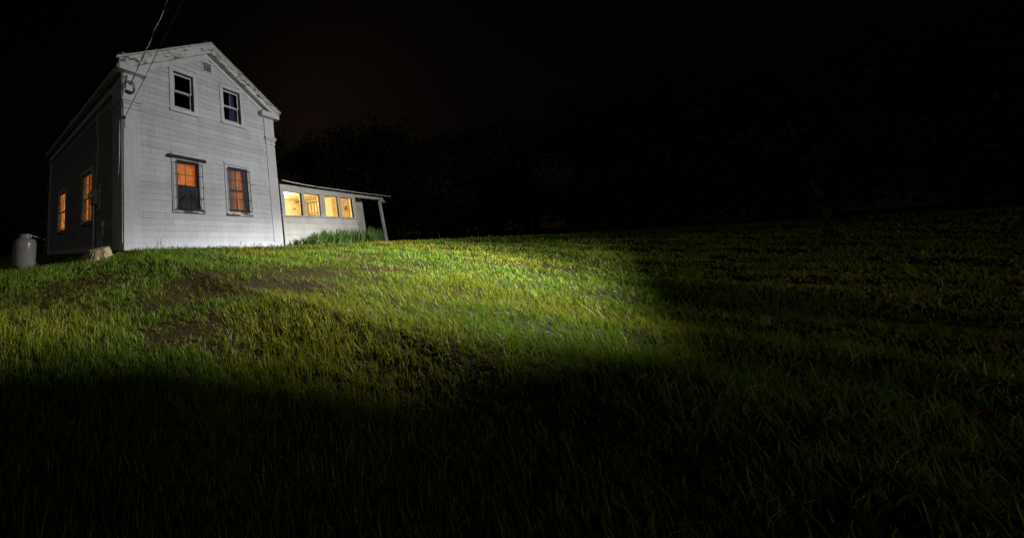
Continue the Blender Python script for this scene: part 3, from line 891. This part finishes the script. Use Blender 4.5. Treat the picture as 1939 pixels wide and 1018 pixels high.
# ------------------------------------------------------------------ tree stump
SX, SY = -.62, -.02
sz = gz(SX, SY) - .06
vs = []; fs = []; n = 44
st = random.Random(5)
fl = [.0] * n
for k in range(n):
    a = 2 * math.pi * k / n
    fl[k] = 1 + .22 * math.sin(3 * a + .6) + .14 * math.sin(5 * a + 2) + .07 * math.sin(11 * a) + st.uniform(-.05, .05)
levels = [(0, .47), (.05, .39), (.12, .315), (.20, .27), (.27, .245), (.315, .225)]
for j, (zz, r_) in enumerate(levels):
    for k in range(n):
        a = 2 * math.pi * k / n
        e = 1 + (fl[k] - 1) * (1.5 - zz / .315)
        top = .05 * math.cos(a - .2) if j >= 4 else 0
        vs.append((SX + r_ * e * math.cos(a), SY + r_ * e * .85 * math.sin(a), sz + zz + top * (j - 3) / 2 + (st.uniform(-.008, .008) if j else 0)))
for j in range(len(levels) - 1):
    for k in range(n): fs.append((j * n + k, j * n + (k + 1) % n, (j + 1) * n + (k + 1) % n, (j + 1) * n + k))
c0 = len(vs); vs.append((SX, SY, sz + .31))
for k in range(n): fs.append(((len(levels) - 1) * n + k, (len(levels) - 1) * n + (k + 1) % n, c0))
stump = tag(MB().add(vs, fs).build('tree_stump', 'stump_wood', None, (SX, SY, sz)), 'low sawn tree stump with flaring roots by the front left corner', 'stump')

# ------------------------------------------------------------------ lily bed in front of the porch
def leaf_strip(m_, base, direc, length, width, bend, n=5):
    pts = []; d = Vector(direc).normalized(); side = d.cross(Vector((0, 0, 1)))
    side = side.normalized() if side.length > .01 else Vector((1, 0, 0))
    hor = Vector((d.x, d.y, 0)); hor = hor.normalized() if hor.length > .01 else Vector((1, 0, 0))
    p = Vector(base); vs = []; fs = []
    for i in range(n + 1):
        t_ = i / n; wd = width * (1 - t_ ** 2.2) * (.7 + .6 * min(1, t_ * 3)) * .5
        vs += [p - side * wd, p + side * wd]
        dd = (d + hor * bend * t_ * t_ - Vector((0, 0, bend * .6 * t_ * t_))).normalized()
        p = p + dd * length / n
    for i in range(n): fs.append((2 * i, 2 * i + 1, 2 * i + 3, 2 * i + 2))
    m_.add(vs, fs)
for k in range(22):
    cx = 6.48 + k * .287 + rnd(-.06, .06); cy = -.36 + rnd(-.14, .12)
    bz = gz(cx, cy) - .02
    m_ = MB(); hgt = .40 + .18 * math.sin(k * .9) ** 2 + .16 * min(1, k / 9)
    if k < 3: hgt *= .75
    for q in range(52):
        a = rnd(0, 2 * math.pi); ln = rnd(.0, .55)
        leaf_strip(m_, (cx + rnd(-.10, .10), cy + rnd(-.09, .09), bz), (math.cos(a) * ln, math.sin(a) * ln, 1), hgt * rnd(.55, 1.2), rnd(.026, .052), rnd(.3, 1.3))
    tag(m_.build('lily_clump', 'lily_leaf', None, (cx, cy, bz)), 'clump of dark green strap leaves in the bed along the porch wall', 'plant', 'lily clumps along the porch')
# weeds at the foot of the front wall
wl = [(.98, .33), (3.00, .12), (3.22, .10), (3.85, .22), (4.05, .14), (4.42, .16), (4.75, .15), (5.25, .12)]
for k, (wx, wh) in enumerate(wl):
    wy = -.10; bz = gz(wx, wy) - .02; m_ = MB()
    m_.tube([(wx, wy, bz), (wx + rnd(-.03, .03), wy + rnd(-.02, .02), bz + wh)], .004, 5)
    for q in range(7):
        a = rnd(0, 6.28); h_ = bz + wh * rnd(.45, 1)
        leaf_strip(m_, (wx, wy, h_), (math.cos(a), math.sin(a), .5), rnd(.03, .06), .022, .8, 3)
    tag(m_.build('weed', 'weed_leaf', None, (wx, wy, bz)), ('small dark weed at the foot of the white front wall' if k else 'tallest dark weed at front wall foot, near the left window'), 'weed', 'weeds along the front wall' if k else None)
# dry stems standing on the crest
ds = [(19.3, -2.2, .75, .18, 'tall pale dry stalk leaning on the crest at far right'), (15.6, -1.6, .42, -.02, 'thin dry stalk on the grass crest right of the porch post')]
for (x, y, h_, ln, lab) in ds:
    bz = gz(x, y) - .03; m_ = MB()
    m_.tube([(x, y, bz), (x - ln * .5, y, bz + h_ * .5), (x - ln, y + .02, bz + h_)], [.011, .009, .006], 5)
    for q in range(4): leaf_strip(m_, (x - ln * q / 4, y, bz + h_ * q / 4), (rnd(-1, 1), rnd(-1, 1), 1), .16, .014, .8, 3)
    tag(m_.build('dry_stalk', 'dry_stem', None, (x, y, bz)), lab, 'stalk')
st_ = []
for k in range(7):
    x = 14.6 + k * .42 + rnd(-.12, .12); y = crest(x) + rnd(.0, .6); h_ = rnd(.12, .22); bz = gz(x, float(y)) - .02; m_ = MB()
    for q in range(3): leaf_strip(m_, (x + rnd(-.02, .02), float(y), bz), (rnd(-.2, .2), rnd(-.2, .2), 1), h_, .014, .3, 3)
    tag(m_.build('grass_tuft', 'dry_stem', None, (x, float(y), bz)), 'small pale grass tuft standing on the crest beside the porch post', 'grass tuft', 'pale tufts on the crest')

# ------------------------------------------------------------------ lawn
def vnoise(x, y, s, seed):
    r_ = np.random.default_rng(seed); g = r_.random((256, 256))
    xf, yf = x * s + 100.3, y * s + 70.7
    xi, yi = np.floor(xf).astype(int), np.floor(yf).astype(int)
    u, v = xf - xi, yf - yi; u = u * u * (3 - 2 * u); v = v * v * (3 - 2 * v)
    a, b, c_, d_ = g[xi % 256, yi % 256], g[(xi + 1) % 256, yi % 256], g[xi % 256, (yi + 1) % 256], g[(xi + 1) % 256, (yi + 1) % 256]
    return (a * (1 - u) + b * u) * (1 - v) + (c_ * (1 - u) + d_ * u) * v
# dead, bare patches: (x, y, radius along, radius across, angle, strength)
PATCH = [(-.75, -3.35, .9, .30, -.3, .5), (.40, -3.98, .9, .36, -.45, .85), (-.1, -3.1, .8, .30, -.2, .6), (1.35, -3.55, .8, .36, -.3, .9),
         (3.2, -3.85, 1.35, .26, -.25, 1.0), (2.2, -3.6, 1.0, .30, -.2, .95), (4.3, -3.3, .9, .18, -.1, .7), (5.3, -2.6, 1.3, .20, -.1, .6), (4.6, -1.2, 2.2, .22, 0, .55),
         (9.5, -1.7, 1.6, .18, -.1, .6), (-1.7, -1.9, .9, .5, .2, .5), (.2, -.25, 1.2, .12, 0, .4), (10.6, -3.4, 1.4, .16, -.2, .5), (-1.2, -4.1, .5, .3, 0, .6)]
def deadness(x, y):
    d = np.zeros_like(x)
    for (px, py, ra, rb, an, stg) in PATCH:
        c_, s_ = math.cos(an), math.sin(an)
        a = ((x - px) * c_ + (y - py) * s_) / ra; b = (-(x - px) * s_ + (y - py) * c_) / rb
        d = np.maximum(d, stg * np.exp(-(a * a + b * b) ** 1.3))
    n = vnoise(x, y, 2.3, 3) * .6 + vnoise(x, y, 5.7, 4) * .4
    return np.clip(d * (.35 + 1.3 * n), 0, 1)
CXY = (-3.1686, -6.8047)
NT = 92000
az = rng.uniform(R(-22), R(116), NT)
u = rng.random(NT); k_ = .62; r0, r1 = .9, 34.
rad = (r0 ** k_ + u * (r1 ** k_ - r0 ** k_)) ** (1 / k_)
tx = CXY[0] + rad * np.sin(az); ty = CXY[1] + rad * np.cos(az)
dead_t = deadness(tx, ty)
inside = ((tx > -.03) & (tx < 6.05) & (ty > -.06) & (ty < 8.2)) | ((tx > 6) & (tx < 13.1) & (ty > -.02) & (ty < 2.6))
stumpm = np.hypot(tx - SX, (ty - SY) * 1.15) < .30
thin = rng.random(NT) < dead_t * .22
keep = ~(inside | stumpm | thin)
tx, ty, rad, dead_t = tx[keep], ty[keep], rad[keep], dead_t[keep]
PER = 7
n_b = len(tx) * PER
bx = np.repeat(tx, PER); by = np.repeat(ty, PER); br = np.repeat(rad, PER); bd = np.repeat(dead_t, PER)
spread = np.clip(.010 + .0028 * br, .012, .07)
bx = bx + rng.normal(0, 1, n_b) * spread; by = by + rng.normal(0, 1, n_b) * spread
bz = height(bx, by) - .006
tall = .55 + .75 * vnoise(bx, by, 1.1, 8) + .35 * vnoise(bx, by, 4.2, 9)
tuft_h = np.repeat(np.where(rng.random(len(tx)) < .12, rng.uniform(1.2, 1.75, len(tx)), rng.uniform(.6, 1.15, len(tx))), PER)
ln = rng.uniform(.036, .105, n_b) * tall * tuft_h * (1 - .50 * bd)
kind_t = rng.random(len(tx))
broad = np.repeat(kind_t < .13, PER); litter = np.repeat((kind_t > .955) | ((kind_t > .80) & (dead_t > .35)), PER)
ln = np.where(broad, np.clip(ln * .5, .02, .06), ln); ln = np.where(litter, np.clip(ln * .45, .02, .05), ln)
nearwall = np.clip(((by > -.5) & (bx > -.2) & (bx < 6.3)) * 1.0, 0, 1)
ln = ln * (1 - .5 * nearwall)
shaded = (bx < -.1) & (by > 1.0)
ln = np.where(shaded, ln * .6, ln)
wd = np.maximum(.0050, .00112 * br) * rng.uniform(.7, 1.35, n_b) * .5
wd = wd * np.where(broad, 2.6, np.where(litter, 2.2, 1.0))
an = rng.uniform(0, 2 * np.pi, n_b)
lean = np.abs(rng.normal(.30, .26, n_b)) + bd * rng.uniform(0, 2.6, n_b)
lean = np.where(broad, lean + rng.uniform(.3, 1.4, n_b), lean); lean = np.where(litter, rng.uniform(1.2, 4, n_b), lean)
lx, ly = np.cos(an) * lean, np.sin(an) * lean
nl = np.sqrt(lx ** 2 + ly ** 2 + 1); dx, dy, dz = lx / nl, ly / nl, 1 / nl
fa = an + rng.normal(np.pi / 2, .7, n_b)
sx_, sy_ = np.cos(fa), np.sin(fa)
V = np.zeros((n_b, 5, 3))
base = np.stack([bx, by, bz], 1)
mid = base + np.stack([dx, dy, dz], 1) * (ln * .55)[:, None]
tip = base + np.stack([dx + lx * .35, dy + ly * .35, dz * .93], 1) * ln[:, None]
sv = np.stack([sx_, sy_, np.zeros(n_b)], 1) * wd[:, None]
V[:, 0] = base - sv; V[:, 1] = base + sv; V[:, 2] = mid + sv * .85; V[:, 3] = mid - sv * .85; V[:, 4] = tip
green = np.stack([rng.uniform(.112, .175, n_b), rng.uniform(.190, .265, n_b), rng.uniform(.012, .028, n_b)], 1)
mow = vnoise(bx, by, .8, 21)[:, None]
green = green * (.82 + .4 * mow)
hue = np.repeat(rng.normal(0, 1, len(tx)), PER)[:, None]
green = green * np.clip(1 + hue * np.array([[.16, .05, .10]]), .5, 1.6)
yel = np.stack([rng.uniform(.25, .36, n_b), rng.uniform(.25, .33, n_b), rng.uniform(.012, .035, n_b)], 1)
yf = np.clip((vnoise(bx, by, .55, 31) - .45) * 1.6 + np.clip((by + 3.6) / 3.5, 0, 1) * .45 * np.clip((bx - 3) / 3, 0, 1), 0, .8)[:, None]  # random yellow patches, plus warm lamplight painted as yellower blades towards the porch
yf = np.where(rng.random((n_b, 1)) < yf, .85, yf * .3)
col = green * (1 - yf) + yel * yf
brown = np.stack([rng.uniform(.08, .28, n_b), rng.uniform(.055, .165, n_b), rng.uniform(.012, .04, n_b)], 1)
bf = (rng.random(n_b) < np.clip(bd * 1.1 + .03, 0, .85))[:, None]
col = np.where(bf, brown, col)
col = np.where(broad[:, None], col * np.array([[.62, .78, 1.0]]), col)
col = np.where(litter[:, None], brown * rng.uniform(.6, 1.4, (n_b, 1)), col)
straw = (rng.random(n_b) < .035)[:, None]
col = np.where(straw, np.stack([rng.uniform(.34, .48, n_b), rng.uniform(.30, .40, n_b), rng.uniform(.13, .2, n_b)], 1), col)
me = bpy.data.meshes.new('lawn_grass')
me.vertices.add(n_b * 5); me.vertices.foreach_set('co', V.reshape(-1).astype(np.float32))
o5 = np.arange(n_b)[:, None] * 5
loops = np.concatenate([o5 + np.array([[0, 1, 2, 3]]), o5 + np.array([[3, 2, 4]])], 1).reshape(-1)
me.loops.add(n_b * 7); me.loops.foreach_set('vertex_index', loops.astype(np.int32))
me.polygons.add(n_b * 2)
ls = (np.arange(n_b)[:, None] * 7 + np.array([[0, 4]])).reshape(-1)
me.polygons.foreach_set('loop_start', ls.astype(np.int32))
me.update(calc_edges=True)
ca = me.color_attributes.new('blade_col', 'FLOAT_COLOR', 'POINT')
c4 = np.ones((n_b, 5, 4), np.float32); c4[:, :, :3] = col[:, None, :]
ca.data.foreach_set('color', c4.reshape(-1))
me.materials.append(M['grass_blade'])
lawn = bpy.data.objects.new('lawn_grass', me); C.objects.link(lawn)
lawn['kind'] = 'stuff'; tag(lawn, 'rough green lawn with brown bare patches sloping up to the house', 'grass')

# ------------------------------------------------------------------ far woods
NTREE = 64
vsl = []; fsl = []; tm = MB()
rt = random.Random(3)
for k in range(NTREE):
    a = R(-25 + 140 * k / NTREE + rt.uniform(-1, 1)); d = rt.uniform(44, 64)
    x, y = CXY[0] + d * math.sin(a), CXY[1] + d * math.cos(a)
    b = gz(x, y); hh = d * math.tan(R(19.0 - 2.2 * max(0, (math.degrees(a) - 62) / 12) * (1 if a < R(80) else 1.0))) if R(50) < a < R(80) else d * math.tan(R(15))
    hh *= rt.uniform(.82, 1.08)
    tm.tube([(x, y, b - .3), (x + rt.uniform(-.3, .3), y, b + hh * .5), (x, y, b + hh * .9)], [.28, .18, .05], 6)
    for q in range(5):
        a2 = rt.uniform(0, 6.28); z0 = b + hh * rt.uniform(.3, .75); l_ = hh * rt.uniform(.15, .25)
        tm.tube([(x, y, z0), (x + l_ * math.cos(a2), y + l_ * math.sin(a2), z0 + l_ * .7)], [.09, .02], 4)
    lobes = [(x + rt.gauss(0, hh * .13), y + rt.gauss(0, hh * .13), b + hh * rt.uniform(.35, .88), hh * rt.uniform(.10, .19)) for _ in range(9)]
    lobes.append((x, y, b + hh * .88, hh * .11))
    lobes += [(x + rt.gauss(0, 2.2), y + rt.gauss(0, 2.2), b + rt.uniform(.8, 4.5), rt.uniform(1.3, 2.4)) for _ in range(9)]
    r_ = np.random.default_rng(k + 50); nq = 2300
    li = r_.integers(0, len(lobes), nq); Lb = np.array(lobes)[li]
    dv = r_.normal(size=(nq, 3)); dv /= np.linalg.norm(dv, axis=1)[:, None]; dv *= (r_.random((nq, 1)) ** .4)
    ctr = Lb[:, :3] + dv * Lb[:, 3:4]
    e1 = r_.normal(size=(nq, 3)); e1 /= np.linalg.norm(e1, axis=1)[:, None]
    e2 = np.cross(e1, r_.normal(size=(nq, 3))); e2 /= np.linalg.norm(e2, axis=1)[:, None]
    s_ = r_.uniform(.12, .30, (nq, 1))
    q4 = np.stack([ctr - e1 * s_, ctr + e2 * s_ * .6, ctr + e1 * s_, ctr - e2 * s_ * .6], 1)
    vsl.append(q4.reshape(-1, 3))
vv = np.concatenate(vsl); nq = len(vv) // 4
o_ = len(tm.v)
me = bpy.data.meshes.new('far_woods')
me.from_pydata(tm.v + vv.tolist(), [], tm.f + (np.arange(nq * 4).reshape(-1, 4) + o_).tolist())
me.materials.append(M['foliage']); me.materials.append(M['bark'])
mi = np.zeros(len(me.polygons), np.int32); mi[:len(tm.f)] = 1
me.polygons.foreach_set('material_index', mi)
woods = bpy.data.objects.new('far_woods', me); C.objects.link(woods); woods['kind'] = 'stuff'
tag(woods, 'black line of far trees against the night sky', 'woods')

# ------------------------------------------------------------------ work light on its stand, out of frame to the right
wl_ = thing('work_light', 'black work light with added light-blocking flaps on a tripod right of the lawn', 'work light', (LAMP.x, LAMP.y, gz(LAMP.x, LAMP.y)))
f_ = (LAMP_AIM - LAMP).normalized()
bk = LAMP - f_ * .06
MB().tube([bk - f_ * .22, bk - f_ * .16, bk - f_ * .02], [.06, .10, .11], 20).build('housing', 'black_iron', wl_)
MB().tube([bk - f_ * .12, (LAMP.x, LAMP.y - .1, LAMP.z - .25), (LAMP.x, LAMP.y - .12, gz(LAMP.x, LAMP.y) + .7)], .018, 8).build('pole', 'grey_metal', wl_)
for k in range(3):
    a = k * 2.094 + .4
    fx, fy = LAMP.x + .6 * math.cos(a), LAMP.y - .12 + .6 * math.sin(a)
    MB().tube([(LAMP.x, LAMP.y - .12, gz(LAMP.x, LAMP.y) + .72), (fx, fy, gz(fx, fy))], .014, 8).build('leg', 'grey_metal', wl_)
def toward(q, d): return LAMP + (Vector(q) - LAMP).normalized() * d
def door(edge, outer, d=.45):
    """an added light-blocking leaf: its inner edge runs along the first row of directions"""
    m_ = MB(); n_ = len(edge)
    vs = [toward(q, d) for q in edge] + [toward(q, d * 1.04) for q in outer] + [toward(q, d - .004) for q in edge] + [toward(q, d * 1.04 - .004) for q in outer]
    fs = []
    for i in range(n_ - 1):
        fs += [(i, i + 1, n_ + i + 1, n_ + i), (2 * n_ + i, 3 * n_ + i, 3 * n_ + i + 1, 2 * n_ + i + 1),
               (i, 2 * n_ + i, 2 * n_ + i + 1, i + 1), (n_ + i, n_ + i + 1, 3 * n_ + i + 1, 3 * n_ + i)]
    fs += [(0, n_, 3 * n_, 2 * n_), (n_ - 1, 3 * n_ - 1, 4 * n_ - 1, 2 * n_ - 1)]
    m_.add(vs, fs).build('added_light_flap', 'black_velvet', wl_)
# added flaps cut the light: left off the near lawn, lower off its feet
LE = [(-40., 24., -2.), (-9.5, 1.0, -.6), (-3.43, -2.84, -.81), (-2.12, -3.56, -.88), (-.88, -4.47, -.91), (.08, -5.60, -.84), (.92, -5.98, -.9), (2.0, -6.38, -.99)]
LO = [(-40., -8., 4.), (-16., -9., 3.), (-12., -10., 2.), (-10., -11., 1.), (-9., -12., .5), (-8., -13., 0), (-6., -14., -.5), (-3., -13., -1.2)]
LE = [(x - .20, y - .30, z) for x, y, z in LE]
door(LE, LO)
BE = [(2.0, -6.385, -.99), (3.34, -6.36, -.98), (5.36, -6.33, -.92), (9.79, -6.22, -.71), (13.63, -6.10, -.40), (18.74, -5.98, .16), (60., -4.0, .9)]
BO = [(-3., -13.02, -1.2), (0., -12.6, -1.7), (4., -12.2, -1.7), (8., -12., -1.7), (13., -12.4, -1.7), (22., -13., -1.7), (40., -18., -1.)]
BE = [(x - (.20 if k == 0 else 0), y - .30, z) for k, (x, y, z) in enumerate(BE)]
door(BE, BO)
